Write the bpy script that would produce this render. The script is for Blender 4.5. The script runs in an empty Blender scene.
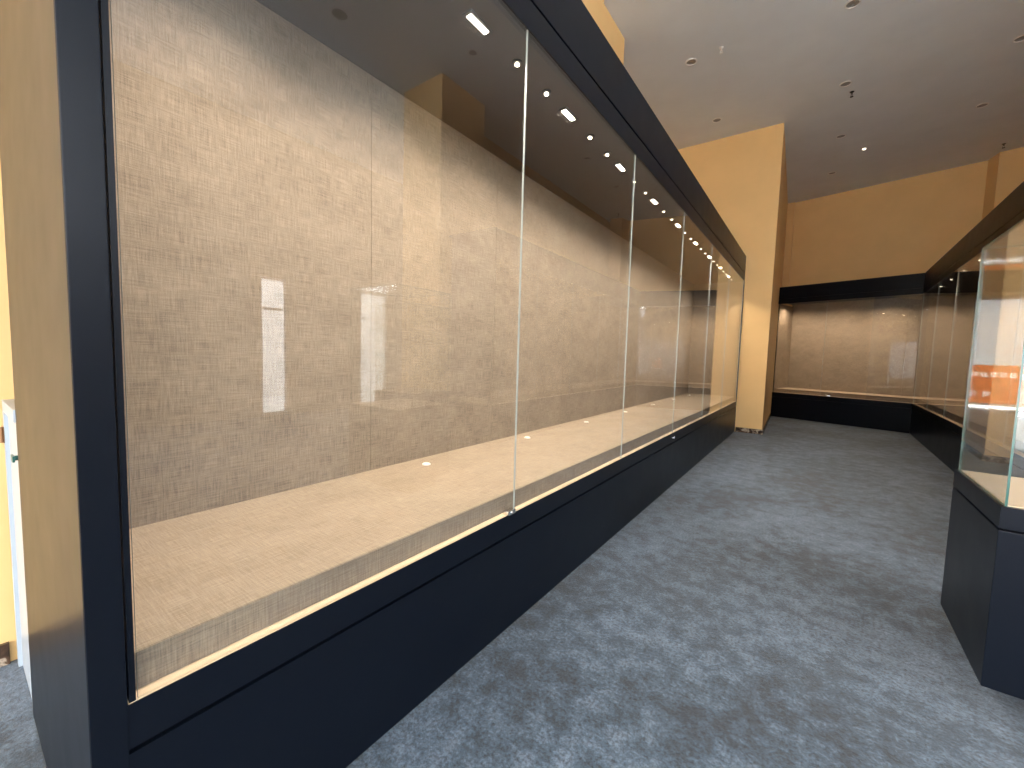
import bpy, bmesh, math
from mathutils import Vector, Matrix

SC = bpy.context.scene
COL = SC.collection

# ------------------------------------------------------------------ materials
def new_mat(name):
    m = bpy.data.materials.new(name); m.use_nodes = True
    nt = m.node_tree
    for n in list(nt.nodes):
        nt.nodes.remove(n)
    out = nt.nodes.new('ShaderNodeOutputMaterial')
    return m, nt, out

def N(nt, kind, **kw):
    n = nt.nodes.new(kind)
    for k, v in kw.items():
        setattr(n, k, v)
    return n

def principled(nt, out, color=(0.5, 0.5, 0.5), rough=0.5, metal=0.0, spec=0.5, coat=0.0):
    b = N(nt, 'ShaderNodeBsdfPrincipled')
    b.inputs['Base Color'].default_value = (*color, 1)
    b.inputs['Roughness'].default_value = rough
    b.inputs['Metallic'].default_value = metal
    b.inputs['Specular IOR Level'].default_value = spec
    b.inputs['Coat Weight'].default_value = coat
    nt.links.new(b.outputs[0], out.inputs[0])
    return b

def ramp(nt, stops):
    r = N(nt, 'ShaderNodeValToRGB')
    e = r.color_ramp.elements
    e[0].position, e[0].color = stops[0][0], (*stops[0][1], 1)
    e[1].position, e[1].color = stops[-1][0], (*stops[-1][1], 1)
    for p, c in stops[1:-1]:
        x = e.new(p); x.color = (*c, 1)
    return r

def plaster(name, col, var=0.04, rough=0.75, spec=0.25):
    m, nt, out = new_mat(name)
    b = principled(nt, out, col, rough, spec=spec)
    tc = N(nt, 'ShaderNodeTexCoord')
    n1 = N(nt, 'ShaderNodeTexNoise'); n1.inputs['Scale'].default_value = 2.2; n1.inputs['Detail'].default_value = 6
    nt.links.new(tc.outputs['Object'], n1.inputs['Vector'])
    lo = tuple(c * (1 - var) for c in col); hi = tuple(min(1, c * (1 + var)) for c in col)
    r = ramp(nt, [(0.3, lo), (0.7, hi)])
    nt.links.new(n1.outputs['Fac'], r.inputs[0]); nt.links.new(r.outputs[0], b.inputs['Base Color'])
    n2 = N(nt, 'ShaderNodeTexNoise'); n2.inputs['Scale'].default_value = 260; n2.inputs['Detail'].default_value = 2
    nt.links.new(tc.outputs['Object'], n2.inputs['Vector'])
    bp = N(nt, 'ShaderNodeBump'); bp.inputs['Strength'].default_value = 0.06; bp.inputs['Distance'].default_value = 0.002
    nt.links.new(n2.outputs['Fac'], bp.inputs['Height']); nt.links.new(bp.outputs[0], b.inputs['Normal'])
    return m

def simple(name, col, rough=0.5, metal=0.0, spec=0.5, coat=0.0):
    m, nt, out = new_mat(name)
    b = principled(nt, out, col, rough, metal, spec, coat)
    tc = N(nt, 'ShaderNodeTexCoord')
    n = N(nt, 'ShaderNodeTexNoise'); n.inputs['Scale'].default_value = 6; n.inputs['Detail'].default_value = 4
    nt.links.new(tc.outputs['Object'], n.inputs['Vector'])
    mr = N(nt, 'ShaderNodeMapRange')
    mr.inputs['To Min'].default_value = max(0.02, rough - 0.04); mr.inputs['To Max'].default_value = min(1, rough + 0.04)
    nt.links.new(n.outputs['Fac'], mr.inputs['Value']); nt.links.new(mr.outputs[0], b.inputs['Roughness'])
    return m

def linen(name, dark, light, rough=0.85):
    """woven linen: long thin slubs in warp and weft plus a fine weave bump"""
    m, nt, out = new_mat(name)
    b = principled(nt, out, light, rough, spec=0.12)
    tc = N(nt, 'ShaderNodeTexCoord')
    def slub(scale, vec):
        mp = N(nt, 'ShaderNodeMapping'); mp.inputs['Scale'].default_value = vec
        n = N(nt, 'ShaderNodeTexNoise'); n.inputs['Scale'].default_value = scale; n.inputs['Detail'].default_value = 3
        n.inputs['Roughness'].default_value = 0.6
        nt.links.new(tc.outputs['UV'], mp.inputs[0]); nt.links.new(mp.outputs[0], n.inputs['Vector'])
        return n
    h = slub(1.0, (9, 230, 1)); v = slub(1.0, (210, 11, 1)); big = slub(1.0, (3.0, 5.0, 1))
    a = N(nt, 'ShaderNodeMath', operation='ADD'); nt.links.new(h.outputs['Fac'], a.inputs[0]); nt.links.new(v.outputs['Fac'], a.inputs[1])
    sc = N(nt, 'ShaderNodeMath', operation='MULTIPLY'); sc.inputs[1].default_value = 0.40
    nt.links.new(a.outputs[0], sc.inputs[0])
    s2 = N(nt, 'ShaderNodeMath', operation='MULTIPLY_ADD'); s2.inputs[1].default_value = 0.20
    nt.links.new(big.outputs['Fac'], s2.inputs[0]); nt.links.new(sc.outputs[0], s2.inputs[2])
    r = ramp(nt, [(0.40, dark), (0.60, light)])
    nt.links.new(s2.outputs[0], r.inputs[0]); nt.links.new(r.outputs[0], b.inputs['Base Color'])
    bp = N(nt, 'ShaderNodeBump'); bp.inputs['Strength'].default_value = 0.25; bp.inputs['Distance'].default_value = 0.002
    nt.links.new(a.outputs[0], bp.inputs['Height']); nt.links.new(bp.outputs[0], b.inputs['Normal'])
    return m

def carpet_mat():
    m, nt, out = new_mat('carpet')
    b = principled(nt, out, (0.1, 0.13, 0.17), 0.95, spec=0.05)
    b.inputs['Sheen Weight'].default_value = 0.25
    b.inputs['Sheen Roughness'].default_value = 0.6
    tc = N(nt, 'ShaderNodeTexCoord')
    def noise(scale, detail, rough=0.55, dist=0.0, off=(0, 0, 0)):
        mp = N(nt, 'ShaderNodeMapping'); mp.inputs['Location'].default_value = off
        n = N(nt, 'ShaderNodeTexNoise'); n.inputs['Scale'].default_value = scale
        n.inputs['Detail'].default_value = detail; n.inputs['Roughness'].default_value = rough
        n.inputs['Distortion'].default_value = dist
        nt.links.new(tc.outputs['Object'], mp.inputs[0]); nt.links.new(mp.outputs[0], n.inputs['Vector'])
        return n
    blot = noise(8.0, 9, 0.74, 0.1)
    wide = noise(1.1, 3, 0.5, 0.3, (3, 7, 0))
    fine = noise(62, 5, 0.8)
    r1 = ramp(nt, [(0.36, (0.010, 0.016, 0.025)), (0.46, (0.022, 0.039, 0.059)), (0.53, (0.041, 0.066, 0.096)), (0.67, (0.078, 0.106, 0.146))])
    mixw = N(nt, 'ShaderNodeMath', operation='MULTIPLY_ADD'); mixw.inputs[1].default_value = 0.55
    sub = N(nt, 'ShaderNodeMath', operation='SUBTRACT'); sub.inputs[1].default_value = 0.5
    nt.links.new(wide.outputs['Fac'], sub.inputs[0]); nt.links.new(sub.outputs[0], mixw.inputs[0]); nt.links.new(blot.outputs['Fac'], mixw.inputs[2])
    nt.links.new(mixw.outputs[0], r1.inputs[0])
    r2 = ramp(nt, [(0.36, (0.18, 0.18, 0.18)), (0.64, (1.95, 1.95, 1.95))])
    nt.links.new(fine.outputs['Fac'], r2.inputs[0])
    mx = N(nt, 'ShaderNodeMix', data_type='RGBA', blend_type='MULTIPLY'); mx.inputs['Factor'].default_value = 0.9
    nt.links.new(r1.outputs[0], mx.inputs['A']); nt.links.new(r2.outputs[0], mx.inputs['B'])
    nt.links.new(mx.outputs['Result'], b.inputs['Base Color'])
    bp = N(nt, 'ShaderNodeBump'); bp.inputs['Strength'].default_value = 0.7; bp.inputs['Distance'].default_value = 0.006
    nt.links.new(fine.outputs['Fac'], bp.inputs['Height']); nt.links.new(bp.outputs[0], b.inputs['Normal'])
    return m

def marble_mat():
    m, nt, out = new_mat('dark_marble')
    b = principled(nt, out, (0.05, 0.03, 0.02), 0.25)
    tc = N(nt, 'ShaderNodeTexCoord')
    n = N(nt, 'ShaderNodeTexNoise'); n.inputs['Scale'].default_value = 9; n.inputs['Detail'].default_value = 8; n.inputs['Distortion'].default_value = 1.5
    nt.links.new(tc.outputs['Object'], n.inputs['Vector'])
    r = ramp(nt, [(0.35, (0.02, 0.012, 0.008)), (0.52, (0.09, 0.05, 0.03)), (0.6, (0.45, 0.36, 0.27)), (0.68, (0.05, 0.03, 0.02))])
    nt.links.new(n.outputs['Fac'], r.inputs[0]); nt.links.new(r.outputs[0], b.inputs['Base Color'])
    return m

def pane_mat():
    """architectural glass: clear in transmission, Schlick reflection at both faces"""
    m, nt, out = new_mat('clear_glass')
    geo = N(nt, 'ShaderNodeNewGeometry')
    dot = N(nt, 'ShaderNodeVectorMath', operation='DOT_PRODUCT')
    nt.links.new(geo.outputs['Normal'], dot.inputs[0]); nt.links.new(geo.outputs['Incoming'], dot.inputs[1])
    ab = N(nt, 'ShaderNodeMath', operation='ABSOLUTE'); nt.links.new(dot.outputs['Value'], ab.inputs[0])
    om = N(nt, 'ShaderNodeMath', operation='SUBTRACT'); om.inputs[0].default_value = 1.0; nt.links.new(ab.outputs[0], om.inputs[1])
    pw = N(nt, 'ShaderNodeMath', operation='POWER'); pw.inputs[1].default_value = 5.0; nt.links.new(om.outputs[0], pw.inputs[0])
    ma = N(nt, 'ShaderNodeMath', operation='MULTIPLY_ADD'); ma.inputs[1].default_value = 0.96; ma.inputs[2].default_value = 0.04
    nt.links.new(pw.outputs[0], ma.inputs[0])
    tr = N(nt, 'ShaderNodeBsdfTransparent'); tr.inputs[0].default_value = (0.985, 0.992, 0.985, 1)
    gl = N(nt, 'ShaderNodeBsdfGlossy'); gl.inputs['Roughness'].default_value = 0.0; gl.inputs['Color'].default_value = (1, 1, 1, 1)
    mx = N(nt, 'ShaderNodeMixShader')
    nt.links.new(ma.outputs[0], mx.inputs[0]); nt.links.new(tr.outputs[0], mx.inputs[1]); nt.links.new(gl.outputs[0], mx.inputs[2])
    nt.links.new(mx.outputs[0], out.inputs[0])
    return m

def glow(name, col, strength):
    m, nt, out = new_mat(name)
    e = N(nt, 'ShaderNodeEmission'); e.inputs[0].default_value = (*col, 1); e.inputs[1].default_value = strength
    nt.links.new(e.outputs[0], out.inputs[0])
    return m

M = dict(
    cream=plaster('cream_wall', (0.78, 0.50, 0.215), 0.03, 0.55, 0.3),
    ceil=plaster('grey_ceiling_paint', (0.72, 0.745, 0.76), 0.03, 0.8),
    paint=simple('blue_black_paint', (0.0030, 0.0047, 0.0088), 0.34, spec=0.14),
    paintgap=simple('shadow_gap_black', (0.003, 0.003, 0.004), 0.9, spec=0.05),
    inner=simple('dark_brown_laminate', (0.040, 0.030, 0.024), 0.6, spec=0.25),
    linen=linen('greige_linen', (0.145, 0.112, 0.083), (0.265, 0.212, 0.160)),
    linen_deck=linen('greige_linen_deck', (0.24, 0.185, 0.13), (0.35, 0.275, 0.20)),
    sill=plaster('beige_sill', (0.62, 0.47, 0.32), 0.03, 0.6),
    glass=pane_mat(),
    taupe=plaster('taupe_wall', (0.42, 0.365, 0.30), 0.05, 0.6),
    edge=simple('polished_glass_edge', (0.34, 0.37, 0.35), 0.25, spec=0.8),
    gedge=simple('green_glass_edge', (0.02, 0.09, 0.07), 0.2, spec=0.8),
    chrome=simple('chrome', (0.75, 0.75, 0.75), 0.18, 1.0),
    lamp=glow('lit_led', (1.0, 0.86, 0.66), 22.0),
    lampdim=glow('lit_led_spot', (1.0, 0.84, 0.62), 5.0),
    carpet=carpet_mat(),
    marble=marble_mat(),
    white=simple('white_lacquer', (0.38, 0.43, 0.48), 0.35),
    seal=simple('grey_gasket', (0.12, 0.13, 0.14), 0.5),
    green=simple('dark_green_handle', (0.01, 0.09, 0.08), 0.3),
    hinge=simple('bronze_hinge', (0.22, 0.12, 0.06), 0.35, 0.8),
    puck=simple('white_plastic', (0.85, 0.80, 0.72), 0.4),
    fixture=simple('satin_silver_ring', (0.80, 0.79, 0.77), 0.3, 0.3),
    cup=simple('dark_reflector_cup', (0.30, 0.29, 0.28), 0.4, 0.3),
    black=simple('black_plastic', (0.01, 0.01, 0.01), 0.5),
    orange=simple('orange_poster', (0.80, 0.17, 0.03), 0.6),
    ink_glow=glow('white_ink_added_glow', (1.0, 0.97, 0.9), 8.0),  # emission added so the writing shows bright in the glass
    orange_glow=glow('orange_poster_added_glow', (1.0, 0.22, 0.04), 5.0),  # brightness put in as emission, the poster is no lamp
    bar_glow=glow('white_bar_added_glow', (1.0, 0.98, 0.92), 18.0),  # added glow standing in for a bright white edge
    sky_screen=plaster('pale_sky_screen', (0.82, 0.83, 0.84), 0.04),  # only for the unseen walls added to dim the sky
    pave=plaster('grey_paving', (0.62, 0.62, 0.61), 0.06),
    alu=simple('pale_aluminium', (0.55, 0.56, 0.57), 0.4, 0.6),
)

# ------------------------------------------------------------------ mesh helpers
def uv_box(me):
    """metric box-projected UVs so the weave keeps one size everywhere"""
    uv = me.uv_layers.new(name='UVMap')
    for p in me.polygons:
        n = p.normal
        ax = max(range(3), key=lambda i: abs(n[i]))
        for li in p.loop_indices:
            c = me.vertices[me.loops[li].vertex_index].co
            if ax == 0: uv.data[li].uv = (c.y, c.z)
            elif ax == 1: uv.data[li].uv = (c.x, c.z)
            else: uv.data[li].uv = (c.y, c.x)

def finish(name, bm, mats, parent=None, smooth=False, kind=None):
    bmesh.ops.recalc_face_normals(bm, faces=bm.faces[:])
    me = bpy.data.meshes.new(name); bm.to_mesh(me); bm.free()
    if not isinstance(mats, (list, tuple)): mats = [mats]
    for m in mats: me.materials.append(m)
    if smooth:
        for p in me.polygons: p.use_smooth = True
    uv_box(me)
    o = bpy.data.objects.new(name, me); COL.objects.link(o)
    if parent is not None:
        o.parent = parent
        o.matrix_parent_inverse = Matrix.Translation(parent.location).inverted() if parent.parent is None else Matrix.Identity(4)
    if kind: o['kind'] = kind
    return o

def box(bm, x0, x1, y0, y1, z0, z1, bev=0.0, mi=0, yaw=0.0, about=(0, 0)):
    vs = [bm.verts.new(c) for c in [(x0, y0, z0), (x1, y0, z0), (x1, y1, z0), (x0, y1, z0), (x0, y0, z1), (x1, y0, z1), (x1, y1, z1), (x0, y1, z1)]]
    fs = [bm.faces.new([vs[i] for i in f]) for f in [(0, 3, 2, 1), (4, 5, 6, 7), (0, 1, 5, 4), (1, 2, 6, 5), (2, 3, 7, 6), (3, 0, 4, 7)]]
    for f in fs: f.material_index = mi
    if yaw:
        bmesh.ops.rotate(bm, verts=vs, cent=(about[0], about[1], 0), matrix=Matrix.Rotation(yaw, 3, 'Z'))
    if bev:
        es = list({e for f in fs for e in f.edges})
        bmesh.ops.bevel(bm, geom=es, offset=bev, segments=2, profile=0.7, affect='EDGES', material=-1)
    return vs

def cyl(bm, c, r, h, seg=24, r2=None, mi=0, axis='Z'):
    m = Matrix.Translation(c)
    if axis == 'X': m = m @ Matrix.Rotation(math.pi / 2, 4, 'Y')
    if axis == 'Y': m = m @ Matrix.Rotation(math.pi / 2, 4, 'X')
    res = bmesh.ops.create_cone(bm, cap_ends=True, segments=seg, radius1=r, radius2=r if r2 is None else r2, depth=h, matrix=m)
    for f in {f for v in res['verts'] for f in v.link_faces}: f.material_index = mi
    return res['verts']

def lathe(bm, c, prof, seg=28, mi=0):
    rings = []
    for r, z in prof:
        if r < 1e-6: rings.append([bm.verts.new((c[0], c[1], c[2] + z))])
        else: rings.append([bm.verts.new((c[0] + r * math.cos(2 * math.pi * k / seg), c[1] + r * math.sin(2 * math.pi * k / seg), c[2] + z)) for k in range(seg)])
    for a, b in zip(rings, rings[1:]):
        for k in range(seg):
            k2 = (k + 1) % seg
            if len(a) == 1 and len(b) == 1: continue
            if len(a) == 1: f = bm.faces.new([a[0], b[k2], b[k]])
            elif len(b) == 1: f = bm.faces.new([a[k], a[k2], b[0]])
            else: f = bm.faces.new([a[k], a[k2], b[k2], b[k]])
            f.material_index = mi

def boxobj(name, dims, mat, parent=None, bev=0.0, kind=None):
    bm = bmesh.new(); box(bm, *dims, bev=bev)
    return finish(name, bm, mat, parent, kind=kind)

def thing(name, label, cat, loc=(0, 0, 0), group=None):
    o = bpy.data.objects.new(name, None); COL.objects.link(o)
    o.location = loc; o.empty_display_size = 0.1
    o['label'] = label; o['category'] = cat
    if group: o['group'] = group
    return o

def tag(o, label, cat, group=None):
    o['label'] = label; o['category'] = cat
    if group: o['group'] = group
    return o

def dup(root, loc, label=None):
    r = root.copy(); COL.objects.link(r); r.location = loc
    if label: r['label'] = label
    for ch in list(root.children):
        c = ch.copy(); COL.objects.link(c); c.parent = r
        for g in list(ch.children):
            d = g.copy(); COL.objects.link(d); d.parent = c
    return r

# path offset with mitres; d > 0 goes to the LEFT of the walking direction (into the case)
def offset(path, d):
    out = []
    n = len(path)
    for i, p in enumerate(path):
        p = Vector(p)
        ns = []
        if i > 0:
            t = (p - Vector(path[i - 1])).normalized(); ns.append(Vector((-t.y, t.x)))
        if i < n - 1:
            t = (Vector(path[i + 1]) - p).normalized(); ns.append(Vector((-t.y, t.x)))
        if len(ns) == 1: out.append(p + ns[0] * d)
        else:
            b = (ns[0] + ns[1]).normalized(); out.append(p + b * (d / b.dot(ns[0])))
    return out

def sweep(bm, path, prof, mi=0):
    """closed profile [(offset, z)...] along the path, capped at both ends"""
    rows = []
    for d, z in prof:
        rows.append([bm.verts.new((q.x, q.y, z)) for q in offset(path, d)])
    m = len(prof); L = len(path)
    for k in range(m):
        a, b = rows[k], rows[(k + 1) % m]
        for i in range(L - 1):
            f = bm.faces.new([a[i], a[i + 1], b[i + 1], b[i]]); f.material_index = mi
    for i in (0, L - 1):
        f = bm.faces.new([rows[k][i] for k in range(m)]); f.material_index = mi

def sweepobj(name, path, prof, mat, parent, label=None):
    bm = bmesh.new(); sweep(bm, path, prof)
    o = finish(name, bm, mat, parent)
    if label: o['label'] = label
    return o

def rect(d0, d1, z0, z1): return [(d0, z0), (d1, z0), (d1, z1), (d0, z1)]

def sub(path, s0, s1):
    """points at arc lengths s0..s1 on a straight two-point path"""
    a, b = Vector(path[0]), Vector(path[1]); t = (b - a).normalized()
    return [tuple(a + t * s0), tuple(a + t * s1)]

def pane(name, seg, z0, z1, parent, th=0.008, edge='edge', d=0.004):
    """one glass pane, big faces clear, the four narrow faces polished"""
    bm = bmesh.new(); sweep(bm, seg, rect(d, d + th, z0, z1))
    bm.faces.ensure_lookup_table()
    ar = sorted(bm.faces, key=lambda f: -f.calc_area())
    for f in ar[2:]:
        if max(v.co.z for v in f.verts) - min(v.co.z for v in f.verts) > 0.1: f.material_index = 1
    return finish(name, bm, [M['glass'], M[edge]], parent)

# ------------------------------------------------------------------ setting
ZC = 6.10
XL, XR, YB, YF = -2.95, 7.0, -5.0, 15.2

boxobj('floor', (-4.5, XR + 0.2, YB - 0.2, YF + 0.3, -0.1, 0.0), M['carpet'], kind='structure')
boxobj('ceiling', (-4.5, XR + 0.2, YB - 0.2, YF + 0.3, ZC, ZC + 0.15), M['ceil'], kind='structure')
bm = bmesh.new()
box(bm, XL - 0.2, XL, -1.9, 9.8, 0, ZC); box(bm, XL - 0.2, XL, YB, -4.6, 0, ZC)
box(bm, XL - 0.2, XL, -4.6, -1.9, 0, 0.4); box(bm, XL - 0.2, XL, -4.6, -1.9, 5.3, ZC)  # opening added here to bring in more daylight
finish('wall_left', bm, M['cream'], kind='structure')
bm = bmesh.new()
for y in (-4.6, -3.28, -1.95): box(bm, XL - 0.13, XL - 0.07, y, y + 0.05, 0.4, 5.3)
for z in (0.4, 2.8, 5.25): box(bm, XL - 0.125, XL - 0.075, -4.6, -1.9, z, z + 0.05)
finish('window_added_left', bm, M['alu'], kind='structure')  # frame of the added, unseen left opening
def prism(name, pts, z0, z1, mat, kind='structure', parent=None):
    bm = bmesh.new()
    a = [bm.verts.new((x, y, z0)) for x, y in pts]; b = [bm.verts.new((x, y, z1)) for x, y in pts]
    n = len(pts)
    for i in range(n): bm.faces.new([a[i], a[(i + 1) % n], b[(i + 1) % n], b[i]])
    bm.faces.new(a[::-1]); bm.faces.new(b)
    return finish(name, bm, mat, parent, kind=kind)
prism('wall_partition', [(XL - 0.2, 9.8), (-0.77, 9.8), (-0.945, YF + 0.2), (XL - 0.2, YF + 0.2)], 0, ZC, M['cream'])
bm = bmesh.new()
box(bm, XL, -2.53, 5.25, 6.05, 3.66, ZC)
box(bm, XL, -2.50, -0.3, 5.25, 3.66, ZC)
finish('trim_1', bm, M['cream'], kind='structure')

# far wall runs slightly askew
fa, fb = (-0.925, 14.84), (3.45, 13.81)
bm = bmesh.new(); sweep(bm, [fa, fb], rect(0, 0.2, 0, ZC))
finish('wall_far', bm, M['cream'], kind='structure')
bm = bmesh.new(); sweep(bm, sub([fa, fb], 0.002, 0.19), rect(-0.05, -0.001, 0, ZC)); finish('trim_2', bm, M['cream'], kind='structure')
prism('trim_3', [(2.845, 13.951), (2.925, 13.56), (3.30, 13.47), (3.40, 13.82)], 0, ZC, M['cream'])
boxobj('wall_inner_right', (3.45, 3.70, 6.2, 14.6, 0, ZC), M['cream'], kind='structure')
boxobj('trim_4', (2.74, 3.70, 5.1, 6.2, 0, ZC), M['cream'], kind='structure')

# right wall with two tall daylight openings
bm = bmesh.new()
segs = [(YB - 0.2, -4.6), (1.5, 4.05), (4.6, 6.45), (7.3, YF + 0.3)]
for a, b in segs: box(bm, XR, XR + 0.2, a, b, 0, ZC)
for a, b in [(4.05, 4.6), (6.45, 7.3)]: box(bm, XR, XR + 0.2, a, b, 3.0, ZC)
box(bm, XR, XR + 0.2, -4.6, 1.5, 0, 3.0); box(bm, XR, XR + 0.2, -4.6, 1.5, 5.7, ZC)  # high opening added to brighten the near ceiling
finish('wall_right', bm, M['taupe'], kind='structure')
def window_frame(name, y0, y1, zt):
    bm = bmesh.new()
    box(bm, XR + 0.04, XR + 0.10, y0, y0 + 0.05, 0, zt); box(bm, XR + 0.04, XR + 0.10, y1 - 0.05, y1, 0, zt)
    box(bm, XR + 0.04, XR + 0.10, y0 + 0.05, y1 - 0.05, zt - 0.05, zt); box(bm, XR + 0.04, XR + 0.10, y0 + 0.05, y1 - 0.05, 2.3, 2.35)
    box(bm, XR + 0.04, XR + 0.10, y0 + 0.05, y1 - 0.05, 0, 0.08)
    finish(name, bm, M['alu'], kind='structure')
window_frame('window_1', 4.05, 4.6, 3.0)
window_frame('window_2', 6.45, 7.3, 3.0)
bm = bmesh.new()
for y in (-4.6, -2.58, -0.56, 1.44): box(bm, XR + 0.04, XR + 0.10, y, y + 0.06, 3.0, 5.7)
for z in (3.0, 5.64): box(bm, XR + 0.045, XR + 0.095, -4.54, 1.44, z, z + 0.06)
finish('window_added_high', bm, M['alu'], kind='structure')  # frame of the added, unseen high opening

# entrance wall behind the camera: shop-front opening, widened to let in more light
bm = bmesh.new()
EX0, EX1, EZ = -2.3, 6.4, 3.8
box(bm, XL - 0.2, EX0, YB - 0.2, YB, 0, ZC); box(bm, EX1, XR + 0.2, YB - 0.2, YB, 0, ZC)
box(bm, EX0, EX1, YB - 0.2, YB, EZ, ZC); box(bm, 1.46, EX1, YB - 0.2, YB, 2.80, 3.80)
finish('wall_entrance', bm, M['cream'], kind='structure')
bm = bmesh.new()
for x in (EX0, 1.4, 3.35, EX1 - 0.06): box(bm, x, x + 0.06, YB - 0.13, YB - 0.07, 0, EZ)
for z in (2.75, EZ - 0.06): box(bm, EX0 + 0.06, EX1 - 0.06, YB - 0.125, YB - 0.075, z, z + 0.06)
finish('door_1', bm, M['alu'], kind='structure')
boxobj('ground_outside', (-12, 26, -24, YB - 0.2, -0.14, -0.04), M['pave'], kind='structure')
boxobj('ground_beside', (XR + 0.2, 26, YB - 0.2, 20, -0.14, -0.04), M['pave'], kind='structure')

# unseen walls added to dim the sky through the entrance and side openings
boxobj('wall_sky_screen_entrance', (-14, 26, -18.3, -18.0, -0.04, 6.5), M['sky_screen'], kind='structure')
boxobj('wall_sky_screen_side', (XR + 4.0, XR + 4.3, 3.2, 18, -0.04, 9), M['sky_screen'], kind='structure')
# baseboards
boxobj('baseboard_left', (XL, XL + 0.02, YB, 0.14, 0, 0.10), M['marble'], kind='structure')
boxobj('baseboard_end', (-1.25, -0.765, 9.78, 9.80, 0, 0.10), M['marble'], kind='structure')
prism('baseboard_side', [(-0.765, 9.78), (-0.749, 9.78), (-0.858, 13.22), (-0.879, 13.22)], 0, 0.10, M['marble'])

# ------------------------------------------------------------------ display cases
def fixture(parent, x, y, z, lit, long=False, yaw=0.0):
    if long:
        bm = bmesh.new(); box(bm, x - 0.032, x + 0.032, y - 0.085, y + 0.085, z - 0.006, z - 0.0005, bev=0.002, yaw=yaw, about=(x, y))
        f = finish('downlight', bm, M['black'], parent)
        bm = bmesh.new(); box(bm, x - 0.014, x + 0.014, y - 0.066, y + 0.066, z - 0.0085, z - 0.0062, yaw=yaw, about=(x, y))
        l = finish('lens', bm, M['lamp'])
    else:
        bm = bmesh.new(); lathe(bm, (x, y, z), [(0.0, -0.0005), (0.030, -0.0005), (0.030, -0.006), (0.024, -0.010), (0.019, -0.008), (0.0, -0.008)], 20)
        f = finish('downlight', bm, M['black'], parent, smooth=True)
        bm = bmesh.new(); cyl(bm, (x, y, z - 0.0125), 0.0105, 0.006, 18)
        l = finish('lens', bm, M['lamp'] if lit else M['lampdim'])
    l.parent = f
    # lens mesh is in world coordinates: cancel the case's translation once
    l.matrix_parent_inverse = (Matrix.Translation(parent.location) @ f.matrix_parent_inverse).inverted()
    return f

def lamp_area(x, y, z, w, h, power, col, tilt=0.0, rz=0.0, spread=135):
    d = bpy.data.lights.new('case_light', 'AREA'); d.shape = 'RECTANGLE'; d.size = w; d.size_y = h; d.energy = power; d.color = col; d.spread = math.radians(spread)
    o = bpy.data.objects.new('case_light', d); COL.objects.link(o); o.location = (x, y, z); o.rotation_euler = (0, tilt, rz)
    return o

WARM = (1.0, 0.87, 0.74)

def lock(parent, x, y, z):
    bm = bmesh.new(); cyl(bm, (x + 0.006, y, z), 0.013, 0.012, 20, axis='X'); cyl(bm, (x + 0.014, y, z), 0.009, 0.006, 20, axis='X')
    box(bm, x + 0.016, x + 0.0185, y - 0.0015, y + 0.0015, z - 0.006, z + 0.006)
    return finish('lock', bm, M['chrome'], parent)

# ---- the long case on the left
AX, BX = -1.264, -2.227
Y0, Y1 = 0.168, 9.795
c = thing('display_case', 'long black-framed wall showcase with beige linen lining and tall glass panes along the left wall', 'display case', (-1.8, 5.0, 0))
mp = [(AX, Y0), (AX, Y1)]
sweepobj('base', mp, rect(0.0, 0.95, 0.004, 0.518), M['paint'], c)
sweepobj('base_rail', mp, rect(0.0, 0.95, 0.531, 0.6425), M['paint'], c)
sweepobj('shadow_gap', mp, rect(0.014, 0.94, 0.518, 0.531), M['paintgap'], c)
bm = bmesh.new()
sweep(bm, [(AX, 0.232), (AX, Y1 - 0.05)], rect(0.002, 0.041, 0.6428, 0.6445))
finish('sill', bm, M['sill'], c)
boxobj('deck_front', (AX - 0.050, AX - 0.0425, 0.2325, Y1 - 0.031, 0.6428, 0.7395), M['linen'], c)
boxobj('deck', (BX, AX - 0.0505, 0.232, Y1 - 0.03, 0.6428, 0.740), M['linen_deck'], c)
# fabric back panels, each a board of its own
ys = [0.232] + [0.36 + 1.22 * k for k in range(1, 8)] + [Y1 - 0.03]
for a, b in zip(ys, ys[1:]):
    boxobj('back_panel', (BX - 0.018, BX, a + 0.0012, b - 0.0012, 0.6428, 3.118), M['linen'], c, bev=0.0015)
boxobj('end_panel', (BX, AX - 0.06, Y1 - 0.03, Y1 - 0.004, 0.6428, 3.118), M['linen'], c)
boxobj('near_end_panel', (BX, AX - 0.06, Y0 + 0.036, Y0 + 0.062, 0.6428, 3.118), M['linen'], c)
sweepobj('top_board', mp, rect(0.05, 0.98, 3.122, 3.16), M['inner'], c)
sweepobj('fascia_rail', mp, rect(0.0, 0.05, 3.122, 3.262), M['paint'], c)
sweepobj('fascia_gap', mp, rect(0.014, 0.05, 3.262, 3.276), M['paintgap'], c)
sweepobj('fascia', mp, rect(0.0, 0.05, 3.276, 3.615), M['paint'], c)
sweepobj('roof_board', mp, rect(0.05, 1.18, 3.595, 3.612), M['paint'], c)
# near end: full-depth side panel, front post, inner reveal
boxobj('side_panel', (-2.44, AX, Y0 - 0.003, Y0 + 0.034, 0.004, 3.612), M['paint'], c, bev=0.003)
boxobj('post', (AX - 0.05, AX + 0.002, Y0 - 0.002, Y0 + 0.062, 0.004, 3.614), M['paint'], c, bev=0.002)
boxobj('reveal', (AX - 0.045, AX - 0.002, 0.234, 0.246, 0.645, 3.122), M['paint'], c)
boxobj('post', (AX - 0.05, AX + 0.002, Y1 - 0.062, Y1, 0.645, 3.122), M['paint'], c, bev=0.002)
# panes
js = [0.248, 1.808, 3.365, 4.945, 6.50, 8.05, 9.73]
for a, b in zip(js, js[1:]):
    pane('glass_pane', [(AX, a + 0.0025), (AX, b - 0.0025)], 0.645, 3.121, c)
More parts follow.
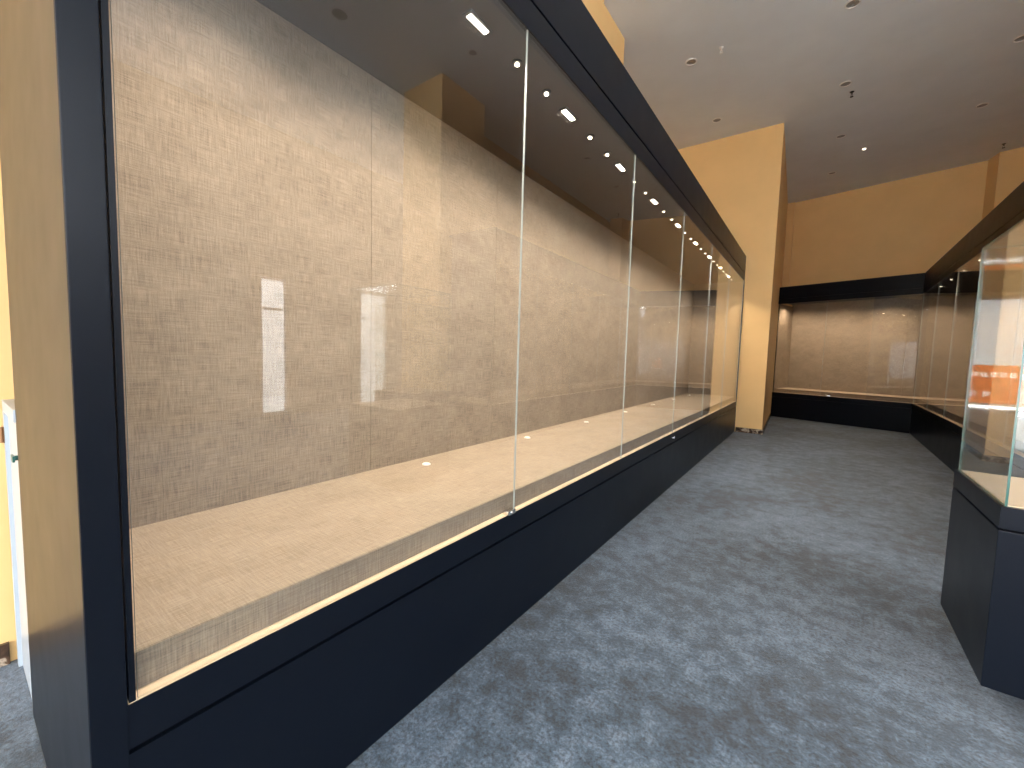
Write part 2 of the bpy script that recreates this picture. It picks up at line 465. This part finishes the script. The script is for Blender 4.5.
# pane clamp at the first joint
bm = bmesh.new()
box(bm, AX - 0.026, AX + 0.012, 1.735, 1.80, 0.6445, 0.668, bev=0.004)
cyl(bm, (AX + 0.014, 1.768, 0.657), 0.008, 0.01, 16, axis='X')
finish('pane_clamp', bm, M['chrome'], c)
lock(c, AX, 4.96, 0.585)
for k in range(10):
    y = 0.70 + 0.935 * k
    if y > 9.6: break
    fixture(c, -1.45, y, 3.121, True, long=True)
    lamp_area(-1.47, y, 3.105, 0.04, 0.14, 9.5, WARM, tilt=math.radians(10), spread=135)
    for q, dy in enumerate((0.335, 0.65)):
        if y + dy < 9.65: fixture(c, -1.45, y + dy, 3.121, k in (0, 1, 2) , False)
for y in (1.905, 3.124, 4.34, 5.56, 6.78, 8.0, 9.2):
    bm = bmesh.new(); lathe(bm, (-2.07, y, 0.7402), [(0.0, 0.010), (0.022, 0.010), (0.027, 0.006), (0.028, 0.0), (0.0, 0.0)], 24)
    finish('deck_button', bm, M['puck'], c, smooth=True)

# ---- the L-shaped case: far wing and right wing
SZ, GZ, FZ = 0.665, 3.03, 3.47
PA, PC, PE = (-0.878, 13.325), (1.79, 12.45), (1.63, 5.2)
lp = [PA, PC, PE]
c2 = thing('corner_display_case', 'L-shaped black-framed showcase running across the far wall and down the right side', 'display case', (1.79, 12.45, 0))
sweepobj('base', lp, rect(0.0, 0.90, 0.004, 0.548), M['paint'], c2)
sweepobj('shadow_gap', lp, rect(0.014, 0.89, 0.548, 0.560), M['paintgap'], c2)
sweepobj('base_rail', lp, rect(0.0, 0.90, 0.560, SZ), M['paint'], c2)
sweepobj('sill', lp, rect(0.002, 0.066, SZ, SZ + 0.002), M['sill'], c2)
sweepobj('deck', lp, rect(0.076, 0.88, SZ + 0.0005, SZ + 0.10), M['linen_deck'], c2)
sweepobj('deck_front', lp, rect(0.068, 0.0755, SZ + 0.0005, SZ + 0.0995), M['linen'], c2)
def wing_panels(seg, step, lead):
    a, b = Vector(seg[0]), Vector(seg[1]); L = (b - a).length; s = 0.0
    cuts = [0.0]
    s = lead
    while s < L - 0.3: cuts.append(s); s += step
    cuts.append(L)
    for p, q in zip(cuts, cuts[1:]):
        sweepobj('back_panel', sub(seg, p + 0.0012, q - 0.0012), rect(0, 0.018, SZ + 0.0005, GZ + 0.058), M['linen'], c2)
ob = offset(lp, 0.88)
wing_panels([tuple(ob[0]), tuple(ob[1])], 1.22, 1.22)
wing_panels([tuple(ob[1]), tuple(ob[2])], 1.22, 0.9)
sweepobj('top_board', lp, rect(0.05, 0.90, GZ + 0.06, GZ + 0.09), M['inner'], c2)
sweepobj('fascia_rail', lp, rect(0.0, 0.05, GZ, GZ + 0.11), M['paint'], c2)
sweepobj('fascia_gap', lp, rect(0.012, 0.05, GZ + 0.11, GZ + 0.122), M['paintgap'], c2)
sweepobj('fascia', lp, rect(0.0, 0.05, GZ + 0.122, FZ), M['paint'], c2)
sweepobj('roof_board', lp, rect(0.05, 0.98, FZ - 0.02, FZ - 0.003), M['paint'], c2)
sweepobj('end_panel', sub([PA, PC], 0.004, 0.03), rect(0.02, 0.88, SZ + 0.0005, GZ - 0.002), M['linen'], c2)
sweepobj('end_panel', sub([PC, PE], 7.22, 7.25), rect(0.0, 0.90, SZ, FZ), M['paint'], c2)
Lf = (Vector(PC) - Vector(PA)).length; Lr = (Vector(PE) - Vector(PC)).length
cf = [0.02, 1.10, Lf - 0.012]
for a, b in zip(cf, cf[1:]): pane('glass_pane', sub([PA, PC], a + 0.002, b - 0.002), SZ + 0.002, GZ, c2)
cr = [0.01, 1.58, 3.02, 4.46, 5.90, 7.20]
for a, b in zip(cr, cr[1:]): pane('glass_pane', sub([PC, PE], a + 0.002, b - 0.002), SZ + 0.002, GZ, c2)
def inward_rz(a, b):
    t = (Vector(b) - Vector(a)).normalized(); n = Vector((-t.y, t.x)); return math.atan2(-n.y, -n.x)
rzF, rzR = inward_rz(PA, PC), inward_rz(PC, PE)
def along(p0, p1, s, d):
    q = offset([p0, p1], d); t = (Vector(p1) - Vector(p0)).normalized(); return q[0] + t * s
s = 0.30
k = 0
while s < Lf - 0.1:
    q = along(PA, PC, s, 0.17)
    fixture(c2, q.x, q.y, GZ + 0.06, k % 2 == 0)
    lamp_area(q.x, q.y, GZ + 0.04, 0.05, 0.05, 6.2, (1.0, 0.78, 0.56), tilt=math.radians(16), rz=rzF, spread=120)
    s += 0.9; k += 1
s = 0.6
while s < Lr - 0.1:
    q = along(PC, PE, s, 0.17)
    fixture(c2, q.x, q.y, GZ + 0.06, False)
    lamp_area(q.x, q.y, GZ + 0.04, 0.05, 0.05, 3.6, (1.0, 0.78, 0.56), tilt=math.radians(12), rz=rzR, spread=120)
    s += 0.9
q = along(PA, PC, 1.28, 0.0)
bm = bmesh.new(); box(bm, q.x - 0.035, q.x + 0.035, q.y - 0.03, q.y + 0.004, SZ + 0.003, SZ + 0.03, bev=0.004)
o = finish('pane_clamp', bm, M['chrome'], c2)

# ------------------------------------------------------------------ free-standing glass-topped cases
def vitrine(x0, x1, y0, y1, zd, zt, label):
    t = thing('glass_vitrine', label, 'display case', ((x0 + x1) / 2, (y0 + y1) / 2, 0), 'freestanding square glass cases')
    boxobj('pedestal', (x0, x1, y0, y1, 0.15, zd - 0.10), M['paint'], t, bev=0.004)
    boxobj('plinth', (x0 + 0.15, x1 - 0.15, y0 + 0.30, y1 - 0.06, 0.0, 0.15), M['paintgap'], t)

    boxobj('shadow_gap', (x0 + 0.012, x1 - 0.012, y0 + 0.012, y1 - 0.012, zd - 0.10, zd - 0.09), M['paintgap'], t)
    bm = bmesh.new()
    w = 0.022
    box(bm, x0, x1, y0, y0 + w, zd - 0.09, zd); box(bm, x0, x1, y1 - w, y1, zd - 0.09, zd)
    box(bm, x0, x0 + w, y0 + w, y1 - w, zd - 0.09, zd); box(bm, x1 - w, x1, y0 + w, y1 - w, zd - 0.09, zd)
    finish('pedestal_rim', bm, M['paint'], t)
    boxobj('deck', (x0 + w + 0.0005, x1 - w - 0.0005, y0 + w + 0.0005, y1 - w - 0.0005, zd - 0.088, zd + 0.004), M['sill'], t, bev=0.002)
    i, th = 0.012, 0.008
    def p(dims, flat):
        bm = bmesh.new(); box(bm, *dims)
        for f in sorted(bm.faces, key=lambda f: -f.calc_area())[2:]: f.material_index = 1
        return finish('glass_pane', bm, [M['glass'], M['gedge']], t)
    p((x0 + i, x0 + i + th, y0 + i, y1 - i, zd + 0.0005, zt), 0)
    p((x1 - i - th, x1 - i, y0 + i, y1 - i, zd + 0.0005, zt), 0)
    p((x0 + i + th, x1 - i - th, y0 + i, y0 + i + th, zd + 0.0005, zt), 0)
    p((x0 + i + th, x1 - i - th, y1 - i - th, y1 - i, zd + 0.0005, zt), 0)
    bm = bmesh.new(); box(bm, x0 + i, x1 - i, y0 + i, y1 - i, zt, zt + th)
    for f in sorted(bm.faces, key=lambda f: -f.calc_area())[2:]: f.material_index = 1
    finish('glass_top', bm, [M['glass'], M['gedge']], t)
    return t
v1 = vitrine(0.665, 1.415, 2.54, 3.29, 0.93, 2.12, 'square glass vitrine on a black pedestal at the right edge, standing on the blue-grey carpet')
v1.rotation_euler.z = -0.012
dup(v1, (1.055, 1.115, 0), 'square glass vitrine nearer the camera, seen only mirrored in the left showcase glass')

# ------------------------------------------------------------------ low white door beside the long case
t = thing('white_cabinet_door', 'low white cabinet door with a dark green handle beside the showcase end panel', 'door', (-2.66, 0.17, 0))
boxobj('door_leaf', (-2.90, -2.445, 0.172, 0.205, 0.004, 1.235), M['white'], t, bev=0.004)
bm = bmesh.new()
box(bm, -2.90, -2.86, 0.160, 0.172, 0.004, 1.235); box(bm, -2.86, -2.445, 0.160, 0.172, 1.185, 1.235)
finish('face_frame', bm, M['white'], t)
bm = bmesh.new(); cyl(bm, (-2.50, 0.1655, 1.04), 0.010, 0.012, 16, axis='Y'); box(bm, -2.53, -2.468, 0.153, 0.160, 1.028, 1.052, bev=0.003)
finish('handle', bm, M['green'], t)
bm = bmesh.new(); cyl(bm, (-2.885, 0.154, 1.08), 0.007, 0.07, 12); box(bm, -2.895, -2.865, 0.1575, 0.1598, 1.045, 1.115)
finish('hinge', bm, M['hinge'], t)

# ------------------------------------------------------------------ ceiling fittings
def downlight(x, y, label, r=0.085, lit=False):
    t = thing('ceiling_downlight', label, 'ceiling light', (x, y, ZC), 'recessed ceiling downlights')
    bm = bmesh.new(); lathe(bm, (x, y, ZC), [(r * 0.78, -0.001), (r, -0.001), (r, -0.006), (r * 0.92, -0.012), (r * 0.80, -0.012), (r * 0.78, -0.001)], 32)
    finish('trim_ring', bm, M['fixture'], t, smooth=True)
    bm = bmesh.new(); lathe(bm, (x, y, ZC), [(r * 0.78, -0.002), (r * 0.70, -0.004), (r * 0.35, -0.004), (r * 0.33, -0.0015), (0.0, -0.0015)], 32)
    finish('reflector', bm, M['cup'], t, smooth=True)
    if lit:
        bm = bmesh.new(); cyl(bm, (x, y, ZC - 0.007), r * 0.5, 0.004, 24); finish('lens', bm, M['lampdim'], t)
    return t
DL = [(-1.85, 7.07, 'unlit recessed ceiling downlight over the middle of the long showcase, nearest the wall pier'),
      (-1.82, 9.01, 'unlit recessed ceiling downlight just in front of the cream end wall'),
      (0.10, 7.08, 'unlit recessed ceiling downlight at the top edge of the picture, largest in its row'),
      (0.12, 9.00, 'unlit recessed ceiling downlight right beside the black sprinkler'),
      (0.14, 10.98, 'unlit recessed ceiling downlight third along the middle row, between the sprinkler and the far wall'),
      (0.05, 12.96, 'unlit recessed ceiling downlight closest to the far wall'),
      (2.05, 9.09, 'unlit recessed ceiling downlight cut by the right edge of the picture'),
      (2.10, 11.0, 'faint unlit recessed ceiling downlight on the dark ceiling above the right wing'),
      (2.01, 5.03, 'unlit recessed ceiling downlight seen only mirrored in the showcase glass')]
for x, y, lb in DL: downlight(x, y, lb)
o = downlight(0.57, 11.88, 'small bright glowing ceiling light between the unlit downlights near the far end', 0.055, True)
t = thing('ceiling_speaker', 'round dark ceiling speaker seen mirrored at the top of the first pane', 'speaker', (3.05, 3.45, ZC))
bm = bmesh.new(); lathe(bm, (3.05, 3.45, ZC), [(0.0, -0.012), (0.10, -0.012), (0.10, -0.001), (0.0, -0.001)], 32); finish('grille', bm, M['cup'], t)
bm = bmesh.new(); lathe(bm, (3.05, 3.45, ZC), [(0.101, -0.001), (0.125, -0.001), (0.122, -0.014), (0.101, -0.014), (0.101, -0.001)], 32); finish('trim_ring', bm, M['fixture'], t)
def sprinkler(x, y, label, mat):
    t = thing('ceiling_sprinkler', label, 'ceiling sprinkler', (x, y, ZC), 'ceiling sprinklers')
    bm = bmesh.new(); lathe(bm, (x, y, ZC), [(0.0, 0.0), (0.032, 0.0), (0.026, -0.010), (0.010, -0.014), (0.010, -0.040), (0.0, -0.040)], 20)
    finish('body', bm, mat, t, smooth=True)
    bm = bmesh.new(); box(bm, x - 0.014, x - 0.010, y - 0.002, y + 0.002, ZC - 0.078, ZC - 0.041); box(bm, x + 0.010, x + 0.014, y - 0.002, y + 0.002, ZC - 0.078, ZC - 0.041); box(bm, x - 0.014, x + 0.014, y - 0.002, y + 0.002, ZC - 0.0415, ZC - 0.0385)
    finish('yoke', bm, mat, t)
    bm = bmesh.new(); cyl(bm, (x, y, ZC - 0.081), 0.024, 0.005, 20); finish('deflector', bm, mat, t)
sprinkler(-1.41, 7.0, 'small chrome ceiling sprinkler beyond the wall pier, over the showcase front', M['fixture'])
sprinkler(0.22, 9.32, 'small black ceiling sprinkler beside a recessed downlight', M['black'])
sprinkler(2.87, 13.1, 'small dark ceiling sprinkler in the far right corner', M['black'])

# ------------------------------------------------------------------ things outside the entrance, visible in reflections
t = thing('poster_board', 'orange poster with white writing and a lower bar, all given an added glow, mirrored in the vitrine glass', 'poster', (2.95, -5.45, 0))
boxobj('panel', (2.26, 2.94, -5.47, -5.44, 0.80, 1.54), M['orange_glow'], t)
bm = bmesh.new()
import random
rnd = random.Random(4)
def glyph(bm, x, z, s):
    u = s / 8; y0, y1 = -5.4395, -5.436
    for k in range(3): box(bm, x + rnd.uniform(0, 1) * u, x + s - rnd.uniform(0.5, 1.5) * u, y0, y1, z + (1 + 2.4 * k) * u, z + (1.8 + 2.4 * k) * u)
    for k in range(2): box(bm, x + (1.5 + 3.6 * k) * u, x + (2.3 + 3.6 * k) * u, y0 + .0002, y1 + .0005, z + rnd.uniform(0, 1.5) * u, z + s - rnd.uniform(0, 1) * u)
for k in range(5): glyph(bm, 2.30 + 0.125 * k, 1.30, 0.11)
for k in range(2): glyph(bm, 2.30 + 0.17 * k, 0.92, 0.12)
finish('writing', bm, M['ink_glow'], t)
boxobj('glow_bar', (2.18, 3.02, -5.46, -5.42, 0.70, 0.755), M['bar_glow'], t)  # bar glows by added emission
bm = bmesh.new(); box(bm, 2.22, 2.98, -5.70, -5.471, -0.039, 0.70, bev=0.006); box(bm, 2.30, 2.90, -5.52, -5.471, 0.70, 1.50); finish('base', bm, M['white'], t)

# ------------------------------------------------------------------ light
w = bpy.data.worlds.new('daylight'); SC.world = w; w.use_nodes = True
bg = w.node_tree.nodes['Background']; bg.inputs[0].default_value = (0.90, 0.95, 1.0, 1); bg.inputs[1].default_value = 7.5

def portal(x, y, z, sx, sy, rot):
    d = bpy.data.lights.new('portal', 'AREA'); d.shape = 'RECTANGLE'; d.size = sx; d.size_y = sy; d.cycles.is_portal = True
    o = bpy.data.objects.new('portal', d); COL.objects.link(o); o.location = (x, y, z); o.rotation_euler = rot
portal((EX0 + EX1) / 2, YB - 0.25, EZ / 2, EX1 - EX0, EZ, (math.radians(90), 0, 0))
portal(XL - 0.25, -3.25, 2.85, 4.9, 2.7, (0, math.radians(-90), 0))
portal(XR + 0.25, -1.55, 4.35, 2.7, 6.1, (0, math.radians(90), 0))
portal(XR + 0.25, 4.325, 1.5, 3.0, 0.55, (0, math.radians(90), 0))
portal(XR + 0.25, 6.875, 1.5, 3.0, 0.85, (0, math.radians(90), 0))

# ------------------------------------------------------------------ camera
f_px, pitch, roll, yaw = 416.18, 0.0724, 0.028, 0.6258
F = Vector((-math.sin(yaw) * math.cos(pitch), math.cos(yaw) * math.cos(pitch), -math.sin(pitch)))
r0 = Vector((math.cos(yaw), math.sin(yaw), 0)); u0 = r0.cross(F)
r = math.cos(roll) * r0 + math.sin(roll) * u0; u = -math.sin(roll) * r0 + math.cos(roll) * u0
cd = bpy.data.cameras.new('camera'); cam = bpy.data.objects.new('camera', cd); COL.objects.link(cam)
cd.sensor_fit = 'HORIZONTAL'; cd.sensor_width = 36; cd.lens = f_px / 1024 * 36; cd.clip_start = 0.02
mw = Matrix(((r.x, u.x, -F.x, 0), (r.y, u.y, -F.y, 0), (r.z, u.z, -F.z, 1.5), (0, 0, 0, 1)))
cam.matrix_world = mw
SC.camera = cam

# ------------------------------------------------------------------ view
vs = SC.view_settings
vs.view_transform = 'Standard'; vs.look = 'None'; vs.gamma = 1.0; vs.use_curve_mapping = False
vs.exposure = 1.27
SC.cycles.max_bounces = 12; SC.cycles.diffuse_bounces = 6; SC.cycles.glossy_bounces = 6
SC.cycles.transparent_max_bounces = 40
SC.cycles.sample_clamp_indirect = 8.0
SC.cycles.use_denoising = True
